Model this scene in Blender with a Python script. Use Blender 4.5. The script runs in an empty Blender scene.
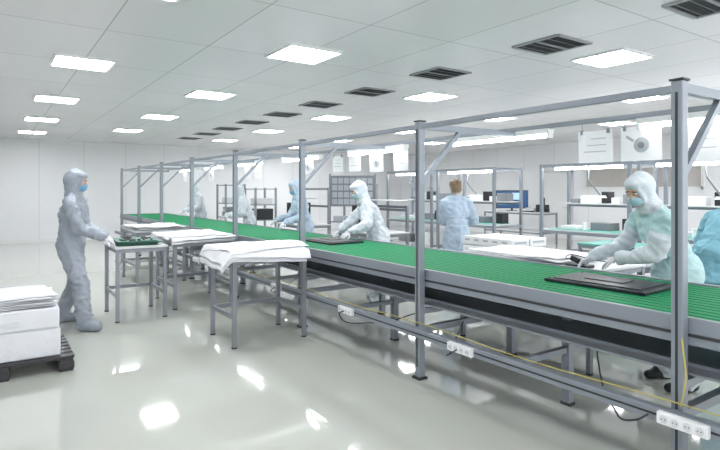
import bpy, bmesh, math, random
from mathutils import Vector, Matrix, noise
random.seed(4)
SC=bpy.context.scene
COL=SC.collection
H=3.05
ZOOM=(1,360,225)
# ------------------------------------------------------------ materials
def mat(name,col,rough=.5,metal=0.0,spec=.5,noise_amt=0.0,noise_scale=8,bump=0.0,bump_scale=40,emis=None,es=0,coat=0,trans=0):
    m=bpy.data.materials.new(name); m.use_nodes=True
    nt=m.node_tree; b=nt.nodes['Principled BSDF']
    b.inputs['Base Color'].default_value=(*col,1); b.inputs['Roughness'].default_value=rough
    b.inputs['Metallic'].default_value=metal; b.inputs['Specular IOR Level'].default_value=spec
    b.inputs['Coat Weight'].default_value=coat
    b.inputs['Transmission Weight'].default_value=trans
    if emis: b.inputs['Emission Color'].default_value=(*emis,1); b.inputs['Emission Strength'].default_value=es
    tc=nt.nodes.new('ShaderNodeTexCoord')
    if noise_amt>0:
        n=nt.nodes.new('ShaderNodeTexNoise'); n.inputs['Scale'].default_value=noise_scale; n.inputs['Detail'].default_value=4
        r=nt.nodes.new('ShaderNodeMapRange'); r.inputs['To Min'].default_value=1-noise_amt; r.inputs['To Max'].default_value=1+noise_amt*.6
        mx=nt.nodes.new('ShaderNodeVectorMath'); mx.operation='SCALE'; mx.inputs[0].default_value=col
        nt.links.new(tc.outputs['Object'],n.inputs['Vector']); nt.links.new(n.outputs['Fac'],r.inputs['Value'])
        nt.links.new(r.outputs['Result'],mx.inputs['Scale']); nt.links.new(mx.outputs[0],b.inputs['Base Color'])
    if bump>0:
        n=nt.nodes.new('ShaderNodeTexNoise'); n.inputs['Scale'].default_value=bump_scale; n.inputs['Detail'].default_value=3
        bp=nt.nodes.new('ShaderNodeBump'); bp.inputs['Strength'].default_value=bump; bp.inputs['Distance'].default_value=.02
        nt.links.new(tc.outputs['Object'],n.inputs['Vector']); nt.links.new(n.outputs['Fac'],bp.inputs['Height']); nt.links.new(bp.outputs[0],b.inputs['Normal'])
    return m
def seam_mat(name,col,seamcol,axes,rough,width=.012,spec=.5,var=0.03):
    m=bpy.data.materials.new(name); m.use_nodes=True; nt=m.node_tree; b=nt.nodes['Principled BSDF']
    b.inputs['Roughness'].default_value=rough; b.inputs['Specular IOR Level'].default_value=spec
    tc=nt.nodes.new('ShaderNodeTexCoord'); sp=nt.nodes.new('ShaderNodeSeparateXYZ'); nt.links.new(tc.outputs['Object'],sp.inputs[0])
    last=None; cell=None
    for ax,per,off in axes:
        a=nt.nodes.new('ShaderNodeMath'); a.operation='ADD'; a.inputs[1].default_value=off+1000*per; nt.links.new(sp.outputs[ax],a.inputs[0])
        d=nt.nodes.new('ShaderNodeMath'); d.operation='DIVIDE'; d.inputs[1].default_value=per; nt.links.new(a.outputs[0],d.inputs[0])
        f=nt.nodes.new('ShaderNodeMath'); f.operation='FRACT'; nt.links.new(d.outputs[0],f.inputs[0])
        fl=nt.nodes.new('ShaderNodeMath'); fl.operation='FLOOR'; nt.links.new(d.outputs[0],fl.inputs[0])
        l=nt.nodes.new('ShaderNodeMath'); l.operation='LESS_THAN'; l.inputs[1].default_value=width/per; nt.links.new(f.outputs[0],l.inputs[0])
        if last is None: last=l; cell=fl
        else:
            x=nt.nodes.new('ShaderNodeMath'); x.operation='MAXIMUM'; nt.links.new(last.outputs[0],x.inputs[0]); nt.links.new(l.outputs[0],x.inputs[1]); last=x
            y=nt.nodes.new('ShaderNodeMath'); y.operation='MULTIPLY_ADD'; y.inputs[1].default_value=7.31; nt.links.new(cell.outputs[0],y.inputs[0]); nt.links.new(fl.outputs[0],y.inputs[2]); cell=y
    wn=nt.nodes.new('ShaderNodeTexWhiteNoise'); wn.noise_dimensions='1D'; nt.links.new(cell.outputs[0],wn.inputs['W'])
    mr=nt.nodes.new('ShaderNodeMapRange'); mr.inputs['To Min'].default_value=1-var; mr.inputs['To Max'].default_value=1; nt.links.new(wn.outputs['Value'],mr.inputs['Value'])
    vs=nt.nodes.new('ShaderNodeVectorMath'); vs.operation='SCALE'; vs.inputs[0].default_value=col; nt.links.new(mr.outputs[0],vs.inputs['Scale'])
    mx=nt.nodes.new('ShaderNodeMix'); mx.data_type='RGBA'; nt.links.new(last.outputs[0],mx.inputs[0]); nt.links.new(vs.outputs[0],mx.inputs[6]); mx.inputs[7].default_value=(*seamcol,1)
    nt.links.new(mx.outputs[2],b.inputs['Base Color'])
    return m
M={}
M['ceil']=seam_mat('ceiling_panels',(.80,.79,.825),(.48,.49,.50),[('X',0.98,.09),('Y',1.53,.6)],.25,.014,.5,.06)
M['wallY']=seam_mat('wall_panels_back',(.87,.88,.91),(.66,.68,.70),[('X',1.2,.0)],.35,.014)
M['wallX']=seam_mat('wall_panels_side',(.87,.88,.91),(.66,.68,.70),[('Y',1.2,.0)],.35,.014)
M['floor']=mat('epoxy_floor',(.535,.55,.50),.06,spec=.8,noise_amt=.03,noise_scale=.6,coat=.5)
M['steel']=mat('painted_grey_steel',(.24,.26,.29),.38,metal=.3,noise_amt=.05,noise_scale=5)
M['alu']=mat('aluminium_profile',(.28,.31,.35),.38,metal=.4,noise_amt=.05,noise_scale=6)
M['green']=mat('green_belt',(.003,.225,.088),.6,spec=.15,noise_amt=.22,noise_scale=12)
M['greend']=mat('green_belt_groove',(.0,.06,.025),.6,spec=.1,noise_amt=.1)
M['dark']=mat('dark_rubber',(.03,.032,.035),.5,noise_amt=.1)
M['black']=mat('black_plastic',(.018,.018,.022),.35,noise_amt=.1,bump=.05)
M['greyp']=mat('grey_plastic',(.22,.23,.25),.4,noise_amt=.1)
M['tv']=mat('tv_back_panel',(.025,.028,.034),.4,spec=.25,noise_amt=.08)
M['white']=mat('white_plastic',(.82,.83,.84),.4,noise_amt=.03)
M['foam']=mat('white_foam_sheet',(.72,.73,.77),.6,noise_amt=.05,bump=.2,bump_scale=18)
M['paper']=mat('paper',(.88,.89,.91),.55,noise_amt=.02)
M['ink']=mat('printed_ink',(.45,.48,.52),.6,noise_amt=.1)
M['topw']=mat('laminate_top',(.66,.68,.70),.3,noise_amt=.03)
M['teal']=mat('antistatic_mat',(.12,.38,.33),.5,noise_amt=.05)
M['pcb']=mat('circuit_board_green',(.02,.13,.09),.45,noise_amt=.2,noise_scale=60)
M['yellow']=mat('yellow_hose',(.50,.44,.12),.45,noise_amt=.05)
M['vent']=mat('vent_dark',(.04,.045,.05),.6,noise_amt=.1)
M['ventf']=mat('vent_frame',(.30,.31,.33),.5,noise_amt=.05)
M['glow']=mat('light_diffuser',(1,1,1),.5,emis=(.985,.995,1),es=38)
M['tube']=mat('tube_glow',(1,1,1),.5,emis=(1,1,1),es=14)
M['screen']=mat('screen_glow',(.02,.05,.1),.2,emis=(.02,.07,.2),es=.8)
M['screen2']=mat('screen_window',(.2,.3,.4),.2,emis=(.4,.6,.8),es=.9)
M['brown']=mat('smoked_glass',(.50,.47,.45),.12,noise_amt=.1)
M['skin']=mat('skin',(.60,.36,.26),.5,noise_amt=.06,noise_scale=30)
M['glove']=mat('nitrile_glove',(.62,.62,.66),.45,noise_amt=.04)
M['mask']=mat('surgical_mask',(.12,.34,.52),.7,noise_amt=.05)
M['maskw']=mat('surgical_mask_pale',(.38,.57,.66),.7,noise_amt=.05)
M['eyew']=mat('eye_white',(.8,.8,.78),.2); M['iris']=mat('iris',(.03,.02,.015),.2)
M['hair']=mat('brown_hair',(.23,.155,.10),.6,noise_amt=.3,noise_scale=60,bump=.5,bump_scale=90)
M['brow']=mat('eyebrow',(.08,.05,.035),.7,noise_amt=.1)
def cloth(n,c): return mat(n,c,.75,noise_amt=.14,noise_scale=5,bump=.6,bump_scale=14)
M['cg']=cloth('coverall_grey',(.34,.375,.43)); M['cw']=cloth('coverall_white',(.62,.67,.72))
M['cb']=cloth('coverall_blue',(.44,.54,.66)); M['ct']=cloth('gown_mint',(.45,.64,.65)); M['cteal']=cloth('gown_teal',(.16,.36,.44))
M['shoe']=mat('black_shoe',(.02,.02,.022),.5,noise_amt=.1)
# ------------------------------------------------------------ mesh helpers
def setmi(faces,mi):
    for f in faces: f.material_index=mi
def box(bm,c,s,mi=0,rot=None,bev=0):
    m=Matrix.Translation(Vector(c))
    if rot is not None: m=m@rot
    m=m@Matrix.Diagonal((s[0],s[1],s[2],1))
    r=bmesh.ops.create_cube(bm,size=1,matrix=m); vs=r['verts']
    fs=set(f for v in vs for f in v.link_faces); setmi(fs,mi)
    if bev>0:
        es=list(set(e for v in vs for e in v.link_edges))
        rr=bmesh.ops.bevel(bm,geom=es,offset=bev,segments=2,affect='EDGES',profile=.5); setmi(rr['faces'],mi)
def bx(bm,x0,x1,y0,y1,z0,z1,mi=0,bev=0):
    box(bm,((x0+x1)/2,(y0+y1)/2,(z0+z1)/2),(abs(x1-x0),abs(y1-y0),abs(z1-z0)),mi,None,bev)
def beam(bm,p0,p1,w,h,mi=0,bev=0):
    p0=Vector(p0);p1=Vector(p1);d=p1-p0
    q=d.to_track_quat('X','Z').to_matrix().to_4x4()
    box(bm,(p0+p1)/2,(d.length,w,h),mi,q,bev)
def cyl(bm,p0,p1,r0,r1=None,mi=0,seg=12):
    if r1 is None:r1=r0
    p0=Vector(p0);p1=Vector(p1);d=p1-p0
    if d.length<1e-6:return
    m=Matrix.Translation((p0+p1)/2)@d.to_track_quat('Z','Y').to_matrix().to_4x4()
    r=bmesh.ops.create_cone(bm,cap_ends=True,segments=seg,radius1=r0,radius2=r1,depth=d.length,matrix=m)
    setmi(set(f for v in r['verts'] for f in v.link_faces),mi)
def ell(bm,c,r,rot=None,mi=0,sub=3):
    m=Matrix.Translation(Vector(c))
    if rot is not None: m=m@rot
    m=m@Matrix.Diagonal((r[0],r[1],r[2],1))
    q=bmesh.ops.create_icosphere(bm,subdivisions=sub,radius=1,matrix=m)
    setmi(set(f for v in q['verts'] for f in v.link_faces),mi)
def cap(bm,p0,p1,r0,r1,mi=0,sub=2):
    cyl(bm,p0,p1,r0,r1,mi,16); ell(bm,p0,(r0,)*3,None,mi,sub); ell(bm,p1,(r1,)*3,None,mi,sub)
def finish(bm,name,mats,parent=None,smooth=False):
    me=bpy.data.meshes.new(name); bm.to_mesh(me); bm.free()
    for k in mats: me.materials.append(M[k])
    if smooth:
        for p in me.polygons:p.use_smooth=True
    ob=bpy.data.objects.new(name,me); COL.objects.link(ob)
    if parent: ob.parent=parent
    return ob
def sheetmesh(pts,th,name,mk,parent):
    bm=bmesh.new(); R,Cn=len(pts),len(pts[0])
    t=[[bm.verts.new(p) for p in r] for r in pts]; b=[[bm.verts.new((p[0],p[1],p[2]-th)) for p in r] for r in pts]
    for j in range(R-1):
        for i in range(Cn-1):
            bm.faces.new((t[j][i],t[j][i+1],t[j+1][i+1],t[j+1][i])); bm.faces.new((b[j][i],b[j+1][i],b[j+1][i+1],b[j][i+1]))
    for i in range(Cn-1):
        bm.faces.new((t[0][i],b[0][i],b[0][i+1],t[0][i+1])); bm.faces.new((t[-1][i],t[-1][i+1],b[-1][i+1],b[-1][i]))
    for j in range(R-1):
        bm.faces.new((t[j][0],t[j+1][0],b[j+1][0],b[j][0])); bm.faces.new((t[j][-1],b[j][-1],b[j+1][-1],t[j+1][-1]))
    bmesh.ops.recalc_face_normals(bm,faces=bm.faces[:])
    return finish(bm,name,[mk],parent)
def empty(name,loc=(0,0,0),rz=0,sc=1):
    e=bpy.data.objects.new(name,None); COL.objects.link(e); e.location=loc; e.rotation_euler=(0,0,rz); e.scale=(sc,)*3
    e.empty_display_size=.1
    return e
def remesh(bm,name,mats,voxel,smooth=4,parent=None,wr=None,flat=False,assign=None):
    me=bpy.data.meshes.new('t'); bm.to_mesh(me); bm.free()
    ob=bpy.data.objects.new('t',me); COL.objects.link(ob)
    m=ob.modifiers.new('r','REMESH'); m.mode='VOXEL'; m.voxel_size=voxel
    if smooth:
        s=ob.modifiers.new('s','SMOOTH'); s.factor=.5; s.iterations=smooth
    dg=bpy.context.evaluated_depsgraph_get(); dg.update()
    me2=bpy.data.meshes.new_from_object(ob.evaluated_get(dg)); bpy.data.objects.remove(ob)
    me2.materials.clear()
    for k in mats: me2.materials.append(M[k])
    for p in me2.polygons:
        p.use_smooth=True; p.material_index=assign(p.center) if assign else 0
    if wr: wr(me2)
    if flat:
        for v in me2.vertices:
            if v.co.z<0.004: v.co.z=0.004
    me2.name=name
    o=bpy.data.objects.new(name,me2); COL.objects.link(o)
    if parent:o.parent=parent
    return o
def curve(name,pts,r,mk,parent=None,cyc=False):
    c=bpy.data.curves.new(name,'CURVE'); c.dimensions='3D'; c.bevel_depth=r; c.bevel_resolution=3
    s=c.splines.new('BEZIER'); s.bezier_points.add(len(pts)-1)
    for b,p in zip(s.bezier_points,pts): b.co=p; b.handle_left_type=b.handle_right_type='AUTO'
    s.use_cyclic_u=cyc; c.materials.append(M[mk]); o=bpy.data.objects.new(name,c); COL.objects.link(o)
    if parent:o.parent=parent
    return o
# ------------------------------------------------------------ room
XL,XR,YN,YB=-3.5,15.0,-3.0,18.6
def slab(name,a,mk):
    bm=bmesh.new(); bx(bm,*a); return finish(bm,name,[mk])
slab('floor',(XL-.1,XR+.1,YN,YB+.1,-.1,0),'floor')
slab('ceiling',(XL-.1,XR+.1,YN,YB+.1,H,H+.1),'ceil')
slab('wall_back',(XL,XR,YB,YB+.1,0,H),'wallY')
slab('wall_right',(XR,XR+.1,YN,YB+.1,0,H),'wallX')
slab('wall_left',(XL-.1,XL,YN,YB+.1,0,H),'wallX')
slab('baseboard_back',(XL,XR-.02,YB-.02,YB,0,.1),'white')
slab('baseboard_right',(XR-.02,XR,YN,YB-.02,0,.1),'white')
slab('baseboard_left',(XL,XL+.02,YN,YB-.02,0,.1),'white')
bm=bmesh.new(); y0,y1,z0,z1=6.4,9.7,1.6,2.2
bx(bm,XR-.03,XR-.001,y0,y1,z0,z1,1)
for y in (y0,(y0+y1)/2,y1): bx(bm,XR-.06,XR-.001,y-.04,y+.04,z0-.04,z1+.04,0)
for z in (z0,z1): bx(bm,XR-.06,XR-.001,y0,y1,z-.04,z+.04,0)
finish(bm,'window_1',['white','brown'])
bm=bmesh.new()
bx(bm,XR-.05,XR-.012,10.2,11.2,0.0,2.1,0,.01); bx(bm,XR-.07,XR-.012,10.12,10.2,0,2.18,1); bx(bm,XR-.07,XR-.012,11.2,11.28,0,2.18,1); bx(bm,XR-.07,XR-.012,10.12,11.28,2.1,2.18,1)
cyl(bm,(XR-.10,10.32,1.0),(XR-.10,10.45,1.0),.012,mi=1); cyl(bm,(XR-.10,10.32,1.0),(XR-.04,10.32,1.0),.012,mi=1)
finish(bm,'door_1',['white','topw'])
# ------------------------------------------------------------ ceiling lights & vents
def light(x,y):
    e=empty('ceiling_light_panel',(x,y,H))
    bm=bmesh.new(); a=.31
    for s in(-1,1):
        bx(bm,-a,a,s*a-.015,s*a+.015,-.02,0,0); bx(bm,s*a-.015,s*a+.015,-a,a,-.02,0,0)
    for k in (-.15,0,.15): bx(bm,-a,a,k-.006,k+.006,-.018,-.011,0)
    bx(bm,-.006,.006,-a,a,-.018,-.011,0)
    finish(bm,'frame',['white'],e)
    bm=bmesh.new(); bx(bm,-.295,.295,-.295,.295,-.010,-.002); finish(bm,'diffuser',['glow'],e)
for r,y0,n in ((.9,0.97,6),(2.85,5.26,4),(5.82,.38,6),(8.7,1.6,6),(11.6,.6,6)):
    for i in range(n):
        y=y0+3.06*i
        if y<YB-.5: light(r,y)
for y in (1.95,3.48,5.15,6.72,8.2,9.7,11.2,12.7,14.2,15.7):
    x=4.78
    e=empty('ceiling_vent',(x,y,H)); bm=bmesh.new(); a=.27
    for s in(-1,1):
        bx(bm,-a,a,s*a-.02,s*a+.02,-.015,0,0); bx(bm,s*a-.02,s*a+.02,-a,a,-.015,0,0)
    bx(bm,-a,a,-.015,.015,-.014,0,0)
    bx(bm,-a,a,-a,a,-.004,0,1)
    for k in range(14):
        yy=-a+.03+k*(2*a-.06)/13
        box(bm,(0,yy,-.008),(2*a,.018,.003),1 if k%3 else 0,Matrix.Rotation(.6,4,'X'))
    finish(bm,'grille',['ventf','vent'],e)
# ------------------------------------------------------------ main conveyor
PX=2.92; S0=3.39; SP=2.03
ys=[S0+SP*(k-1) for k in range(8)]
ya,yb=-.9,16.0
conv=empty('conveyor_line')
BZ=.885; BX0,BX1=2.99,4.08
bm=bmesh.new()
bx(bm,BX0,BX1,ya,yb,BZ-.05,BZ-.012,1)
n=14; w=(BX1-BX0)/n
for i in range(n):
    bx(bm,BX0+i*w+.008,BX0+(i+1)*w-.008,ya,yb,BZ-.02,BZ,0,.004)
finish(bm,'belt',['green','greend'],conv)
bm=bmesh.new()
for x in (BX0-.035,BX1+.005):
    bx(bm,x,x+.03,ya,yb,BZ-.13,BZ+.012,0,.004)
bx(bm,BX0-.042,BX0-.034,ya,yb,BZ-.085,BZ-.07,1)
finish(bm,'side_rails',['alu','dark'],conv)
bm=bmesh.new()
bx(bm,PX-.10,PX-.04,ya,yb,.365,.435,0,.006)
bx(bm,PX-.103,PX-.098,ya,yb,.395,.405,1)
bx(bm,4.02,4.08,ya,yb,.365,.435,0,.006)
bx(bm,PX+.04,4.02-.05,ya,yb,.60,.612,2)
for x in (3.1,3.95): bx(bm,x-.02,x+.02,ya,yb,.57,.63,0)
for y in ys+[S0-2*SP]:
    bx(bm,PX-.04,4.02,y-.025,y+.025,.375,.425,0)
    bx(bm,PX,4.02,y-.025,y+.025,BZ-.13,BZ-.055,0)
    bx(bm,PX,4.02,y-.02,y+.02,.53,.57,0)
    bx(bm,4.02,4.08,y-.03,y+.03,.02,BZ-.05,0)
    bx(bm,4.01,4.09,y-.04,y+.04,0,.02,1)
for y in [a+SP/2 for a in ys[:-1]]:
    bx(bm,3.42,3.48,y-.03,y+.03,.02,BZ-.06,0); bx(bm,3.42,3.48,y-.04,y+.04,0,.02,1)
    bx(bm,PX-.04,4.02,y-.02,y+.02,.38,.42,0)
finish(bm,'underframe',['alu','dark','steel'],conv)
bm=bmesh.new()
for y in ys:
    bx(bm,PX-.03,PX+.03,y-.03,y+.03,.015,2.11,0,.006)
    bx(bm,PX-.045,PX+.045,y-.045,y+.045,0,.018,1)
    bx(bm,PX-.033,PX-.029,y-.006,y+.006,.1,2.05,1)
    beam(bm,(PX,y,2.075),(4.16,y,2.075),.04,.05)
    beam(bm,(PX+.02,y,1.62),(PX+.46,y,2.06),.035,.035)
    bx(bm,PX-.036,PX+.036,y-.036,y+.036,2.11,2.12,1)
y=S0-2*SP
bx(bm,PX-.03,PX+.03,y-.03,y+.03,.015,BZ-.0,0,.006)
bx(bm,PX-.02,PX+.02,ys[0],ys[-1],2.05,2.09,0,.004)
bx(bm,4.10,4.15,ys[0]-.3,ys[-1],2.10,2.14,0,.004)
finish(bm,'overhead_frame',['alu','dark'],conv)
bm=bmesh.new()
for k in range(9):
    y=1.29+k*1.52
    bx(bm,PX-.135,PX-.10,y-.12,y+.12,.37,.432,0,.006)
    for j in range(4):
        yy=y-.084+j*.056
        cyl(bm,(PX-.137,yy,.40),(PX-.132,yy,.40),.020,mi=1,seg=14)
        for q in(-.008,.008): cyl(bm,(PX-.139,yy+q,.40),(PX-.136,yy+q,.40),.003,mi=2,seg=6)
finish(bm,'socket_strips',['white','topw','black'],conv)
curve('air_hose',[(PX-.045,-.5,.46),(PX-.045,1.3,.47),(PX-.05,2.3,.45),(PX-.045,3.35,.47),(PX-.05,4.4,.45),(PX-.045,5.4,.47),(PX-.05,6.5,.45),(PX-.045,7.45,.47)],.0035,'yellow',conv)
curve('hose_drop',[(PX-.04,1.33,.80),(PX-.045,1.31,.6),(PX-.05,1.33,.46)],.0045,'yellow',conv)
for (y,d) in ((2.82,.5),(4.33,-.4),(5.85,.5),(1.45,.6)):
    curve('power_cable',[(PX-.13,y,.40),(PX-.16,y+.05,.36),(PX+.05,y+d*.5,.30),(PX+.4,y+d,.38),(PX+.7,y+d*1.3,.5),(PX+.8,y+d*1.3,.6)],.005,'black',conv)
for y0 in [1.0+SP*k for k in range(7)]:
    e=empty('fluorescent_tube_lamp',(4.125,y0+.6,2.10)); bm=bmesh.new()
    bx(bm,-.045,.045,-.62,.62,-.045,-.001,0,.006)
    for s in(-1,1): bx(bm,-.03,.03,s*.61-.012,s*.61+.012,-.085,-.04,0)
    finish(bm,'housing',['white'],e)
    bm=bmesh.new(); cyl(bm,(0,-.59,-.062),(0,.59,-.062),.017); finish(bm,'tube',['tube'],e)
def sheet(x,y,w,h,zt=2.06,kind=0):
    e=empty('instruction_sheet',(x,y,zt)); bm=bmesh.new()
    nx,nz=8,6; g=[[bm.verts.new((.012*math.sin(i*.7+kind)+.01*(j/nz),-w/2+w*i/nx,-h*j/nz)) for i in range(nx+1)] for j in range(nz+1)]
    for j in range(nz):
        for i in range(nx): bm.faces.new((g[j][i],g[j][i+1],g[j+1][i+1],g[j+1][i]))
    bmesh.ops.solidify(bm,geom=bm.faces[:],thickness=.002)
    bmesh.ops.recalc_face_normals(bm,faces=bm.faces[:])
    if kind%3==1:
        cyl(bm,(-.02,-.02,-h*.55),(-.016,-.02,-h*.55),.06,mi=1,seg=18); cyl(bm,(-.024,-.02,-h*.55),(-.018,-.02,-h*.55),.025,mi=2,seg=12)
        box(bm,(-.018,.07,-h*.35),(.004,.07,.02),1,Matrix.Rotation(.6,4,'X'))
    else:
        for q in range(3): bx(bm,-.018,-.014,-w*.35,w*(.1+.1*q),-h*(.25+.2*q)-.006,-h*(.25+.2*q),1)
    finish(bm,'page',['paper','ink','greyp'],e)
    bm=bmesh.new()
    for s in(-1,1):
        cyl(bm,(0,s*w*.38,-.01),(0,s*w*.38,2.12-zt),.0025); bx(bm,-.012,.012,s*w*.38-.01,s*w*.38+.01,-.03,.008)
    finish(bm,'clips',['steel'],e)
for i,(y,w,h) in enumerate([(2.63,.31,.27),(2.25,.32,.27),(1.83,.36,.30),(5.25,.30,.26),(5.75,.32,.26),(6.25,.3,.24),(6.7,.28,.24),(7.6,.3,.24),(9.6,.35,.28),(10.1,.3,.28),(12.2,.35,.28),(13.0,.35,.28),(14.2,.3,.28)]):
    sheet(4.20,y,w,h,2.05,i)
# ------------------------------------------------------------ tables
def table(name,x0,x1,y0,y1,h,mk='topw',shelf=False,t=.04,back=0):
    e=empty(name); bm=bmesh.new()
    bx(bm,x0,x1,y0,y1,h-.025,h,1,.004)
    for x in(x0+.03,x1-.03):
        for y in(y0+.03,y1-.03):
            bx(bm,x-t/2,x+t/2,y-t/2,y+t/2,.012,h-.025,0); cyl(bm,(x,y,0),(x,y,.014),.028,mi=2)
    for z in (h-.05,.30):
        if z<.5:
            bx(bm,x0+.03,x1-.03,y0+.015,y0+.045,z-.02,z+.02,0) if shelf else None
        for x in(x0+.03,x1-.03): bx(bm,x-.015,x+.015,y0+.03,y1-.03,z-.02,z+.02,0)
        bx(bm,x0+.03,x1-.03,y1-.045,y1-.015,z-.02,z+.02,0)
        if z>.5: bx(bm,x0+.03,x1-.03,y0+.015,y0+.045,z-.02,z+.02,0)
    if shelf: bx(bm,x0+.03,x1-.03,y0+.03,y1-.03,.32,.335,1)
    if back:
        for y in(y0+.03,y1-.03): bx(bm,x1-.05,x1-.01,y-t/2,y+t/2,h,back,0)
        for z in(h+.35,back-.03): bx(bm,x1-.05,x1-.01,y0+.03,y1-.03,z-.02,z+.02,0)
        bx(bm,x1-.32,x1-.01,y0+.03,y1-.03,h+.5,h+.515,1)
    finish(bm,'frame',['steel',mk,'dark'],e); return e
table('assembly_table',1.94,2.77,5.02,5.70,.88)
table('assembly_table',1.20,1.80,6.78,7.55,.88)
table('assembly_table',1.95,2.77,7.10,8.05,.88)
table('assembly_table',1.95,2.77,9.3,10.4,.88)
def drape(name,x0,x1,y0,y1,tx0,tx1,ty0,ty1,z,layers=5,amp=.02,th=.014,lim=None,lo=None):
    e=empty(name)
    for L in range(layers):
        N=30; rows=[]
        a=random.uniform(-.10,.10); cx,cy=(x0+x1)/2,(y0+y1)/2; ox,oy=random.uniform(-.05,.05),random.uniform(-.05,.05)
        for j in range(N+1):
            row=[]
            for i in range(N+1):
                lx=x0+(x1-x0)*i/N-cx; ly=y0+(y1-y0)*j/N-cy
                X=cx+lx*math.cos(a)-ly*math.sin(a)+ox; Y=cy+lx*math.sin(a)+ly*math.cos(a)+oy
                if lim and X>lim: X=lim+(X-lim)*.02
                if lo and X<lo: X=lo+(X-lo)*.02
                dx=max(tx0-X,X-tx1,0); dy=max(ty0-Y,Y-ty1,0); d=math.hypot(dx,dy)
                nz=max(0,noise.noise(Vector((X*3.2,Y*3.2,1.7))))*amp+abs(noise.noise(Vector((X*5,Y*5,L*1.7))))*.008
                Z=z+.008+L*th+nz
                if d>0:
                    Z-=d*d*3 if d<.06 else (d-.06)*1.2+.0108
                    X=X-(X-min(max(X,tx0),tx1))*.35; Y=Y-(Y-min(max(Y,ty0),ty1))*.35
                row.append((X,Y,Z))
            rows.append(row)
        sheetmesh(rows,.006,'sheet','foam',e)
drape('foam_sheet_stack',1.82,2.78,4.93,5.82,1.93,2.81,5.01,5.71,.88,6,.07,.016,2.775)
drape('foam_sheet_stack',1.9,2.8,7.05,8.15,1.94,2.81,7.09,8.06,.88,5,.06,lim=2.775)
drape('foam_sheet_stack',1.95,2.8,9.3,10.4,1.94,2.81,9.29,10.41,.88,4,.05,lim=2.775)
e=empty('circuit_board_stack'); bm=bmesh.new()
for k in range(5):
    box(bm,(1.5+random.uniform(-.03,.03),7.15+random.uniform(-.04,.04),.886+k*.012),(.46,.60,.006),0,Matrix.Rotation(random.uniform(-.08,.08),4,'Z'))
for k in range(24): box(bm,(1.5+random.uniform(-.18,.18),7.15+random.uniform(-.24,.24),.944),(random.uniform(.02,.06),random.uniform(.02,.05),.015),1)
finish(bm,'boards',['pcb','dark'],e)
# ------------------------------------------------------------ pallet and boxes
e=empty('plastic_pallet'); bm=bmesh.new(); x0,x1,y0,y1=-.45,.60,5.22,6.05
for k in range(7):
    y=y0+.05+k*(y1-y0-.1)/6; bx(bm,x0,x1,y-.045,y+.045,.11,.135,0,.004)
for k in range(3):
    x=x0+.06+k*(x1-x0-.12)/2; bx(bm,x-.05,x+.05,y0,y1,.085,.11)
    bx(bm,x-.05,x+.05,y0,y1,0,.02)
    for y in (y0+.07,(y0+y1)/2,y1-.07): bx(bm,x-.06,x+.06,y-.07,y+.07,.02,.085,0,.006)
finish(bm,'deck',['black'],e)
e=empty('styrofoam_box_stack'); bm=bmesh.new()
bx(bm,-.40,.50,5.27,5.98,.137,.37,0,.012)
bx(bm,-.42,.49,5.26,5.96,.38,.55,0,.012)
bx(bm,-.38,.47,5.28,5.97,.368,.382,1)
bx(bm,-.2,.2,5.25,5.262,.43,.46,1)
finish(bm,'boxes',['foam','topw'],e)
for L in range(7):
    N=14; a=random.uniform(-.10,.10); rows=[]
    for j in range(N+1):
        row=[]
        for i in range(N+1):
            lx=-.43+.86*i/N; ly=-.33+.66*j/N
            X=.03+lx*math.cos(a)-ly*math.sin(a); Y=5.62+lx*math.sin(a)+ly*math.cos(a)
            row.append((X,Y,.560+L*.013+.035*abs(noise.noise(Vector((X*1.8,Y*1.8,.3))))+.006*abs(noise.noise(Vector((X*5,Y*5,L))))))
        rows.append(row)
    sheetmesh(rows,.007,'sheet','foam',e)
# ------------------------------------------------------------ things on belt
def tvpanel(cx,cy,w,l,z,rz=0):
    e=empty('television_back_panel',(cx,cy,z),rz); bm=bmesh.new()
    bx(bm,-w/2,w/2,-l/2,l/2,0,.022,0,.006)
    bx(bm,-w/2+.04,w/2-.04,-l/2+.05,l/2-.05,.022,.030,0,.006)
    bx(bm,-.08,.08,-.14,.14,.030,.036,0,.004)
    for x in(-w/2+.02,w/2-.02):
        for y in(-l/2+.03,l/2-.03): cyl(bm,(x,y,.022),(x,y,.027),.008,mi=1)
    finish(bm,'panel',['tv','dark'],e)
tvpanel(3.60,2.15,.48,.72,BZ+.001,.05); tvpanel(3.62,5.95,.5,.78,BZ+.001,.0)
table('side_bench',4.12,5.0,2.62,4.15,.87,shelf=True)
table('side_bench',4.95,5.75,4.18,5.1,.74,shelf=True)
table('side_bench',4.95,5.6,6.75,7.9,.87,shelf=True,back=1.3)
table('side_bench',4.95,5.6,9.2,10.3,.87,shelf=True,back=1.6)
drape('foam_sheet_stack',4.2,4.95,3.0,4.1,4.1,5.02,2.6,4.17,.87,4,.03,lo=4.16)
e=empty('barcode_scanner'); bm=bmesh.new()
bx(bm,4.2,4.34,2.72,2.92,.871,.90,0,.008); box(bm,(4.27,2.84,.935),(.06,.12,.05),0,Matrix.Rotation(.3,4,'X'),.01); cyl(bm,(4.27,2.78,.88),(4.27,2.80,.92),.02)
finish(bm,'scanner',['black'],e)
curve('scanner_cable',[(4.27,2.9,.94),(4.33,3.0,.93),(4.5,3.05,.945),(4.65,2.95,.90),(4.7,2.75,.885)],.005,'black',e)
e=empty('plastic_crate_stack'); bm=bmesh.new()
for k in range(2):
    z0=.744+k*.115
    for s in(0,1):
        xx=5.03+s*.33
        bx(bm,xx,xx+.31,4.2,5.0,z0,z0+.105,0,.008)
        for q in range(5): bx(bm,xx-.003,xx,4.27+q*.15,4.35+q*.15,z0+.05,z0+.075,1)
        bx(bm,xx+.05,xx+.26,4.196,4.2,z0+.05,z0+.075,1)
finish(bm,'crates',['white','ink'],e)
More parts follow.
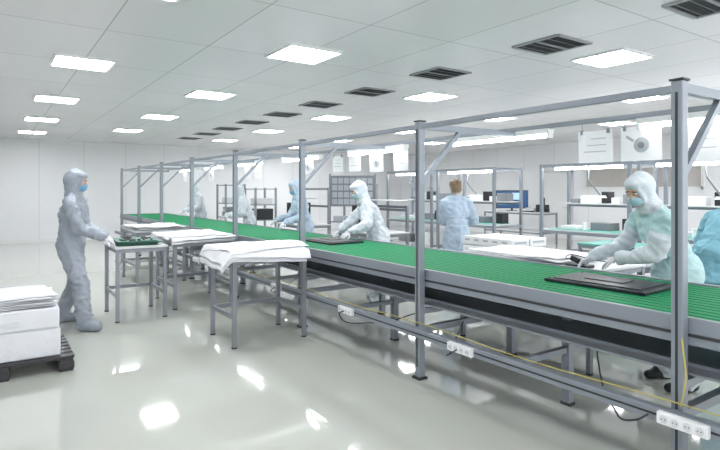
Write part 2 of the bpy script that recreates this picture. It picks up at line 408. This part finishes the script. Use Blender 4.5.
# computer desk
table('computer_desk',12.9,13.7,9.75,11.9,.90,shelf=True)
e=empty('computer_monitor',(13.35,11.15,.902),math.radians(42)); bm=bmesh.new()
bx(bm,-.02,.03,-.48,.48,.08,.64,0,.01); bx(bm,-.026,-.018,-.455,.455,.105,.615,1); bx(bm,-.03,-.025,-.3,.0,.35,.56,2); bx(bm,-.03,-.025,.1,.4,.2,.5,2)
bx(bm,0,.04,-.03,.03,0,.1,0); bx(bm,-.1,.14,-.16,.16,0,.015,0)
finish(bm,'display',['black','screen','screen2'],e)
e=empty('desk_equipment',(13.3,10.3,.902)); bm=bmesh.new()
bx(bm,-.1,.2,-.4,-.15,0,.22,0,.01); bx(bm,-.2,-.02,-.05,.3,0,.03,0,.005); bx(bm,.0,.2,0,.3,0,.12,1,.01); cyl(bm,(.1,-.3,.22),(.1,-.3,.42),.02); bx(bm,-.1,.0,-.55,-.45,0,.1,0)
finish(bm,'devices',['black','topw'],e)
# tool board
e=empty('tool_board',(6.05,9.1,0),math.radians(50)); bm=bmesh.new()
for s in(-1,1): bx(bm,-.02,.02,s*.46-.02,s*.46+.02,0,1.88,0); bx(bm,-.25,.25,s*.46-.02,s*.46+.02,0,.04,0)
bx(bm,-.02,.0,-.45,.45,1.22,1.84,1); bx(bm,-.15,.15,-.45,.45,.9,.92,0)
for i in range(7):
    for j in range(4): bx(bm,-.035,-.02,-.41+i*.12,-.31+i*.12,1.26+j*.14,1.37+j*.14,2)
for i in range(4): bx(bm,-.14,.04,-.4+i*.2,-.23+i*.2,.92,1.03,2,.005)
finish(bm,'board',['steel','greyp','ink'],e)
def rack(x,y,rz,h=1.6,dk='greyp'):
    e=empty('test_equipment_rack',(x,y,0),rz); bm=bmesh.new()
    for sx in(-.25,.25):
        for sy in(-.3,.3): bx(bm,sx-.02,sx+.02,sy-.02,sy+.02,0,h,0)
    for z in(.3,.85,1.2,h-.04): bx(bm,-.27,.27,-.32,.32,z,z+.02,0)
    bx(bm,-.2,.2,-.28,.05,.87,1.12,1,.01); bx(bm,-.2,.2,-.25,.1,1.22,1.36,2,.01); bx(bm,-.15,.2,.1,.27,.87,1.0,2,.01)
    bx(bm,-.22,.22,-.25,.25,.32,.6,1,.01); bx(bm,-.215,-.2,-.2,0,1.0,1.08,2)
    finish(bm,'rack',['alu',dk,'topw'],e)
rack(5.2,11.7,0,1.6,'black'); rack(5.1,13.3,0,1.7); rack(7.2,10.5,0,1.7)
def mon(x,y,z,rz):
    e=empty('inspection_monitor',(x,y,z),rz); bm=bmesh.new()
    bx(bm,-.02,.02,-.25,.25,.1,.42,0,.008); bx(bm,-.025,-.02,-.23,.23,.12,.40,1); bx(bm,0,.03,-.02,.02,0,.12,0); bx(bm,-.08,.1,-.12,.12,0,.012,0)
    finish(bm,'display',['black','tv'],e)
mon(5.25,9.9,.872,.8); mon(5.25,7.5,.872,.5)
# ------------------------------------------------------------ second line (right)
def station(x,y0,y1,k=0):
    e=empty('workstation_frame'); bm=bmesh.new()
    for y in(y0,y1):
        for xx in(x,x+.8): bx(bm,xx-.025,xx+.025,y-.025,y+.025,0,2.0,0)
        for z in(.3,.82,1.97): bx(bm,x,x+.8,y-.02,y+.02,z-.02,z+.02,0)
    for xx in(x,x+.8):
        for z in(.82,1.97): bx(bm,xx-.02,xx+.02,y0,y1,z-.025,z+.025,0)
    bx(bm,x+.8,x+.82,y0,y1,1.25,1.29,0)
    bx(bm,x-.02,x+.8,y0+.03,y1-.03,.845,.865,1); bx(bm,x+.02,x+.6,y0+.1,y1-.1,.865,.870,2)
    bx(bm,x+.5,x+.8,y0+.03,y1-.03,1.30,1.32,1)
    for q,(a,b,hh,mi) in enumerate(((.15,.42,.16,6),(.48,.62,.10,4),(.68,.80,.2,3),(.92,1.2,.13,4),(1.25,1.4,.08,6))): bx(bm,x+.55,x+.75,y0+a,y0+b,1.32,1.32+hh,mi,.008)
    bx(bm,x+.3,x+.6,y0+.5,y0+.85,.87,1.0,6,.01); bx(bm,x+.2,x+.5,y0+1.05,y0+1.35,.87,.93,4,.01); bx(bm,x+.4,x+.6,y0+.15,y0+.35,.87,1.08,3,.01); cyl(bm,(x+.3,y0+.95,.87),(x+.3,y0+.95,.99),.04,mi=4)
    bx(bm,x+.05,x+.75,y0+.1,y1-.1,.3,.32,1); bx(bm,x+.1,x+.6,y0+.2,y0+.7,.32,.6,4,.01); bx(bm,x+.1,x+.5,y0+.85,y0+1.3,.32,.5,6,.01)
    bx(bm,x+.1,x+.18,y0+.2,y1-.2,1.90,1.945,5)
    # articulated lamp arm with ring magnifier
    a=(x+.1,y0+.75,1.945); b=(x-.15,y0+.6,1.72); c=(x+.05,y0+.5,1.45)
    cyl(bm,a,b,.012); cyl(bm,b,c,.012); cyl(bm,(c[0],c[1],c[2]-.03),(c[0],c[1],c[2]+.01),.09,.07,4,18)
    finish(bm,'frame',['alu','topw','teal','black','white','tube','greyp'],e)
for y in (1.0,2.75,4.5): 
    station(8.1,y,y+1.6)
station(8.1,7.2,8.8); station(8.1,9.0,10.6)
table('side_bench',6.9,7.6,3.3,4.6,.8,'teal',shelf=True)
# ------------------------------------------------------------ people
def ik(a,t,l1,l2,pole):
    d=t-a; L=min(d.length,(l1+l2)*.995); dr=d.normalized()
    k=(l1*l1-l2*l2+L*L)/(2*L); h=math.sqrt(max(l1*l1-k*k,0))
    p=pole-dr*pole.dot(dr); p.normalize()
    return a+dr*k+p*h, a+dr*L
def segd(c,a,b):
    ab=b-a; t=max(0,min(1,(c-a).dot(ab)/ab.length_squared)); return (c-a-ab*t).length
def hand(parent,w,d,nrm,side,mk,curl=.45):
    d=d.normalized(); nrm=(nrm-d*nrm.dot(d)).normalized(); s=d.cross(nrm)*side
    bm=bmesh.new()
    cap(bm,w-d*.02,w+d*.02,.026,.026)
    lens=(.072,.080,.074,.058)
    for i in range(4):
        off=.030-.020*i
        k=w+d*(.088-.004*abs(i-1))+s*off
        cap(bm,w+d*.01+s*off*.6,k,.015,.0125)
        a=0; p=k
        for q,f in enumerate((.46,.30,.24)):
            a+=curl*(.7+.25*i*.3)
            dd=(d*math.cos(a)+nrm*math.sin(a)+s*(.06-.04*i)).normalized()
            p2=p+dd*lens[i]*f; cap(bm,p,p2,.0095-.001*q,.0088-.001*q); p=p2
    p=w+d*.02+s*.026
    for dd,l,r in ((d*.55+s*.75+nrm*.25,.040,.014),(d*.85+s*.35+nrm*.35,.032,.0115),(d*.9+s*.05+nrm*.45,.026,.010)):
        p2=p+dd.normalized()*l; cap(bm,p,p2,r,r*.88); p=p2
    return remesh(bm,'hand_left' if side>0 else 'hand_right',[mk],.0042,2,parent)
def person(loc,face,h=1.75,lean=5,pel=(0,0),hands=None,feet=None,suit='cw',hood=True,coat=0,mask='mask',glove='glove',shoe='cw',hp=10,hy=0,drop=0,side=0,seed=0,gown=None):
    sc=h/1.76; fr=math.radians(face)
    E=empty('factory_worker',(loc[0],loc[1],0),fr,sc); 
    inv=(Matrix.Translation((loc[0],loc[1],0))@Matrix.Rotation(fr,4,'Z')@Matrix.Scale(sc,4)).inverted()
    lr=math.radians(lean)
    P=Vector((pel[0],pel[1],.93-drop)); u=Vector((math.sin(lr),math.sin(math.radians(side)),math.cos(lr))).normalized(); sv=Vector((0,1,0)); sv=(sv-u*sv.dot(u)).normalized(); fv=sv.cross(u)
    R=Matrix((fv,sv,u)).transposed().to_4x4()
    N=P+u*.53
    hpitch=lr*.45+math.radians(hp)
    Rh=Matrix.Rotation(math.radians(hy),4,'Z')@Matrix.Rotation(hpitch,4,'Y')
    hu=(u*.6+Vector((math.sin(hpitch),0,math.cos(hpitch)))*.4).normalized()
    C=N+hu*.165+Rh@Vector((.015,0,0))
    T=lambda v:C+(Rh@Vector(v))
    bm=bmesh.new()
    ell(bm,P,(.135,.175,.15),R); ell(bm,P+u*.16,(.125,.160,.18),R); ell(bm,P+u*.33+fv*.005,(.138,.188,.20),R)
    S={1:P+u*.455+sv*.175,-1:P+u*.455-sv*.175}
    cap(bm,S[1],S[-1],.072,.072)
    for s in(1,-1): cap(bm,N+sv*.03*s,S[s],.06,.066)
    cap(bm,N-u*.03,N+hu*.06,.072,.062)
    wr={}; joints=[]
    for s in(1,-1):
        t=inv@Vector(hands[0 if s==1 else 1])
        pole=Vector((-.5,.45*s,-.8))
        dd=(t-S[s]).normalized(); tw=t-dd*.07
        el,w=ik(S[s],tw,.29,.265,pole); wr[s]=(w,el,t); joints+= [el,w]
        cap(bm,S[s],el,.078,.064); cap(bm,el,w,.064,.043); cap(bm,w-(w-el).normalized()*.03,w,.050,.044)
    for s in(1,-1):
        f=feet[0 if s==1 else 1]; q=inv@Vector((f[0],f[1],0)); ank=Vector((q.x,q.y,.085+(f[3] if len(f)>3 else 0)))
        hip=P+Vector((0,.09*s,-.04)); fy=math.radians(f[2])-fr
        fd=Vector((math.cos(fy),math.sin(fy),0))
        kn,an=ik(hip,ank,.425,.425,fd+Vector((0,.05*s,.1))); joints+=[kn,an+Vector((0,0,.05))]
        cap(bm,hip,kn,.108,.085); cap(bm,kn,an,.085,.068); cap(bm,an+Vector((0,0,.06)),an-Vector((0,0,.01)),.076,.06)
        if shoe==suit:
            cap(bm,an-fd*.035-Vector((0,0,.035)),an+fd*.15-Vector((0,0,.045)),.052,.045); cap(bm,an+fd*.05-Vector((0,0,.02)),an+fd*.10-Vector((0,0,.04)),.055,.05)
        else:
            b2=bmesh.new(); cap(b2,an-fd*.045-Vector((0,0,.04)),an+fd*.15-Vector((0,0,.05)),.045,.037); cap(b2,an+Vector((0,0,.02)),an+fd*.09-Vector((0,0,.04)),.048,.045)
            remesh(b2,'shoe',[shoe],.01,3,E,flat=True)
    if coat:
        k=10; rings=[]
        z0=P+u*.12
        for i in range(k+1):
            f=i/k; c=z0.lerp(Vector((P.x+.0,P.y,P.z-coat)),f); ring=[]
            for a in range(28):
                an=a/28*2*math.pi; rp=1+.05*f*math.sin(an*5+seed)+.03*f*math.sin(an*9+2*seed)
                ring.append(bm.verts.new(c+Vector(((.135+.055*f)*math.cos(an)*rp,(.165+.07*f)*math.sin(an)*rp,0))))
            rings.append(ring)
        for i in range(k):
            for a in range(28): bm.faces.new((rings[i][a],rings[i][(a+1)%28],rings[i+1][(a+1)%28],rings[i+1][a]))
        bm.faces.new(rings[0][::-1]); bm.faces.new(rings[-1])
        bmesh.ops.recalc_face_normals(bm,faces=bm.faces[:])
    if hood:
        ell(bm,T((-.034,0,.020)),(.112,.101,.130),Rh)
        ell(bm,T((.012,0,.078)),(.088,.082,.052),Rh)
        cap(bm,N,T((-.042,0,-.05)),.094,.086)
        pr=None
        for a in range(25):
            an=a/24*2*math.pi; q=T((.052+.012*math.cos(an),.064*math.sin(an),-.024+.076*math.cos(an)))
            if pr is not None: cap(bm,pr,q,.018,.018,sub=1)
            pr=q
    def wrk(me):
        ns=[v.normal.copy() for v in me.vertices]; sd=Vector((seed*3.1,seed*1.7,0))
        for v,nn in zip(me.vertices,ns):
            c=v.co
            a=1-abs(noise.noise(Vector((c.x*8+c.z*3,c.y*8,c.z*6-c.x*4))+sd))*2.2
            b=noise.noise(Vector((c.x*5,c.y*5,c.z*4))+sd*2)
            e=1-abs(noise.noise(Vector((c.x*14-c.z*6,c.y*14+c.z*5,c.z*12))+sd*3))*2.2
            jn=max(max(0,1-(c-q).length/.14) for q in joints)
            k=1 if (c-C).length>.17 else .3
            band=math.sin(c.z*75+4*noise.noise(c*9+sd))*.006*jn
            v.co=c+nn*((.013*a+.014*b+.010*e-.004)*k+band)
    asg=None
    if gown:
        def asg(c):
            if (c-C).length<.185 or (c-N).dot(u)>-.0: return 0
            for s in(1,-1):
                w_,e_,_t=wr[s]
                if segd(c,S[s].lerp(e_,.55),e_)<.088 or segd(c,e_,w_)<.085: return 0
            return 1 if c.z>P.z-coat-.02 else 0
    remesh(bm,'body',[suit]+([gown] if gown else []),.011,4,E,wrk,flat=True,assign=asg)
    for s in(1,-1):
        w,el,t=wr[s]; d=(w-el).normalized(); d2=(d+(t-w).normalized()*.6).normalized()
        hand(E,w+d*.02,d2,Vector((.25,-.35*s,-1)),s,glove)
    bm=bmesh.new()
    ell(bm,T((0,0,.018)),(.092,.076,.105),Rh); ell(bm,T((.022,0,-.052)),(.064,.057,.062),Rh)
    cap(bm,T((.088,0,.012)),T((.106,0,-.022)),.009,.014,sub=2)
    cap(bm,T((.078,.038,.032)),T((.084,.012,.030)),.009,.010); cap(bm,T((.078,-.038,.032)),T((.084,-.012,.030)),.009,.010)
    for y in(-.012,.012): ell(bm,T((.093,y,-.027)),(.009,.009,.007),Rh,sub=2)
    cap(bm,T((.080,.022,-.055)),T((.080,-.022,-.055)),.007,.007); cap(bm,T((.078,.018,-.064)),T((.078,-.018,-.064)),.008,.008)
    ell(bm,T((.074,0,-.09)),(.02,.024,.016),Rh,sub=2)
    for s in(1,-1): ell(bm,T((-.002,.076*s,-.005)),(.018,.009,.032),Rh@Matrix.Rotation(-.2,4,'Y'),sub=2); ell(bm,T((.06,.045*s,-.018)),(.02,.02,.02),Rh,sub=2)
    cap(bm,T((-.02,0,-.06)),N+u*0.0,.055,.055)
    remesh(bm,'head',['skin'],.0055,3,E)
    bm=bmesh.new()
    for s in(1,-1):
        ell(bm,T((.0815,.032*s,.010)),(.011,.014,.009),Rh,0,2); ell(bm,T((.0905,.032*s,.010)),(.0035,.006,.006),Rh,1,2)
        cap(bm,T((.088,.046*s,.028)),T((.093,.016*s,.033)),.004,.0045,2,1)
    finish(bm,'eyes',['eyew','iris','brow'],E,True)
    if mask:
        bm=bmesh.new(); ell(bm,T((.050,0,-.050)),(.066,.064,.052),Rh); ell(bm,T((.08,0,-.035)),(.036,.04,.03),Rh); remesh(bm,'mask',[mask],.006,3,E)
        bm=bmesh.new()
        for s in(1,-1):
            for z in(-.02,-.075): cap(bm,T((.06,.062*s,z)),T((.0,.084*s,-.01)),.0022,.0022,sub=1)
        finish(bm,'mask_loops',['white'],E)
    if not hood:
        bm=bmesh.new(); ell(bm,T((-.020,0,.040)),(.098,.090,.098),Rh); ell(bm,T((-.045,0,-.02)),(.066,.084,.085),Rh); ell(bm,T((.01,.055,.06)),(.06,.035,.05),Rh); ell(bm,T((.01,-.055,.06)),(.06,.035,.05),Rh)
        def hw(me):
            for v in me.vertices: v.co+=v.normal*.006*noise.noise(Vector((v.co.x*60,v.co.y*60,v.co.z*12)))
        remesh(bm,'hair',['hair'],.008,2,E,hw)
    return E
# left man
person((.77,6.96),-24,1.78,lean=3,hands=((1.17,7.02,.95),(1.10,6.68,.97)),feet=((.68,7.20,-5),(.86,6.62,-38)),suit='cg',shoe='cg',hp=8,seed=1)
# right foreground worker
person((4.52,2.10),147,1.76,lean=28,pel=(0,0),hands=((4.20,2.46,.95),(4.22,2.72,.935)),feet=((4.42,2.00,150),(4.60,2.25,150)),suit='cw',gown='ct',shoe='shoe',hp=10,hy=22,mask='maskw',coat=.42,seed=2)
# mid worker
person((4.52,6.10),150,1.74,lean=26,hands=((3.88,5.95,.95),(3.92,6.30,.95)),feet=((4.47,5.96,150),(4.60,6.22,150)),suit='cw',shoe='cw',hp=10,hy=16,mask='maskw',coat=.35,seed=3)
# left-mid worker
person((4.56,8.35),165,1.74,lean=14,hands=((4.08,8.2,.95),(4.10,8.6,.98)),feet=((4.54,8.22,160),(4.60,8.48,170)),suit='cb',shoe='cw',hp=12,hy=12,mask='mask',seed=4)
# woman from behind
person((5.64,5.72),62,1.72,lean=3,hands=((5.81,6.09,1.02),(6.04,5.92,1.02)),feet=((5.56,5.77,62),(5.73,5.69,55)),suit='cb',hood=False,coat=.34,shoe='shoe',hp=16,seed=5)
# far workers
person((4.62,14.2),190,1.74,lean=14,hands=((4.15,14.0,.95),(4.15,14.3,.95)),feet=((4.6,14.05,190),(4.65,14.35,190)),suit='cw',shoe='cw',seed=6)
person((4.62,10.95),160,1.70,lean=20,hands=((4.15,11.0,.95),(4.15,11.25,.95)),feet=((4.6,10.8,160),(4.65,11.1,160)),suit='cw',shoe='cw',seed=7)
# worker at the right edge
person((6.12,2.55),-10,1.72,lean=42,hands=((6.75,2.75,.85),(6.75,2.4,.85)),feet=((6.1,2.68,-10),(6.08,2.42,-10)),suit='cteal',shoe='shoe',coat=.3,seed=8)
table('side_bench',6.6,7.3,1.6,2.95,.8,'topw',shelf=True)
# ------------------------------------------------------------ world, camera
w=bpy.data.worlds.new('World'); SC.world=w; w.use_nodes=True
w.node_tree.nodes['Background'].inputs[0].default_value=(.95,.975,1,1); w.node_tree.nodes['Background'].inputs[1].default_value=2.6
cam=bpy.data.cameras.new('Camera'); co=bpy.data.objects.new('Camera',cam); COL.objects.link(co)
z,cx,cy=ZOOM
co.location=(0,0,1.55); co.rotation_euler=(math.pi/2,0,-math.atan(370/540)); cam.lens=27*z; cam.sensor_width=36; cam.shift_x=z*(cx-360)/720; cam.shift_y=z*(190-cy)/720; cam.clip_start=.05
SC.camera=co
SC.view_settings.view_transform='Standard'; SC.view_settings.look='None'; SC.view_settings.exposure=0
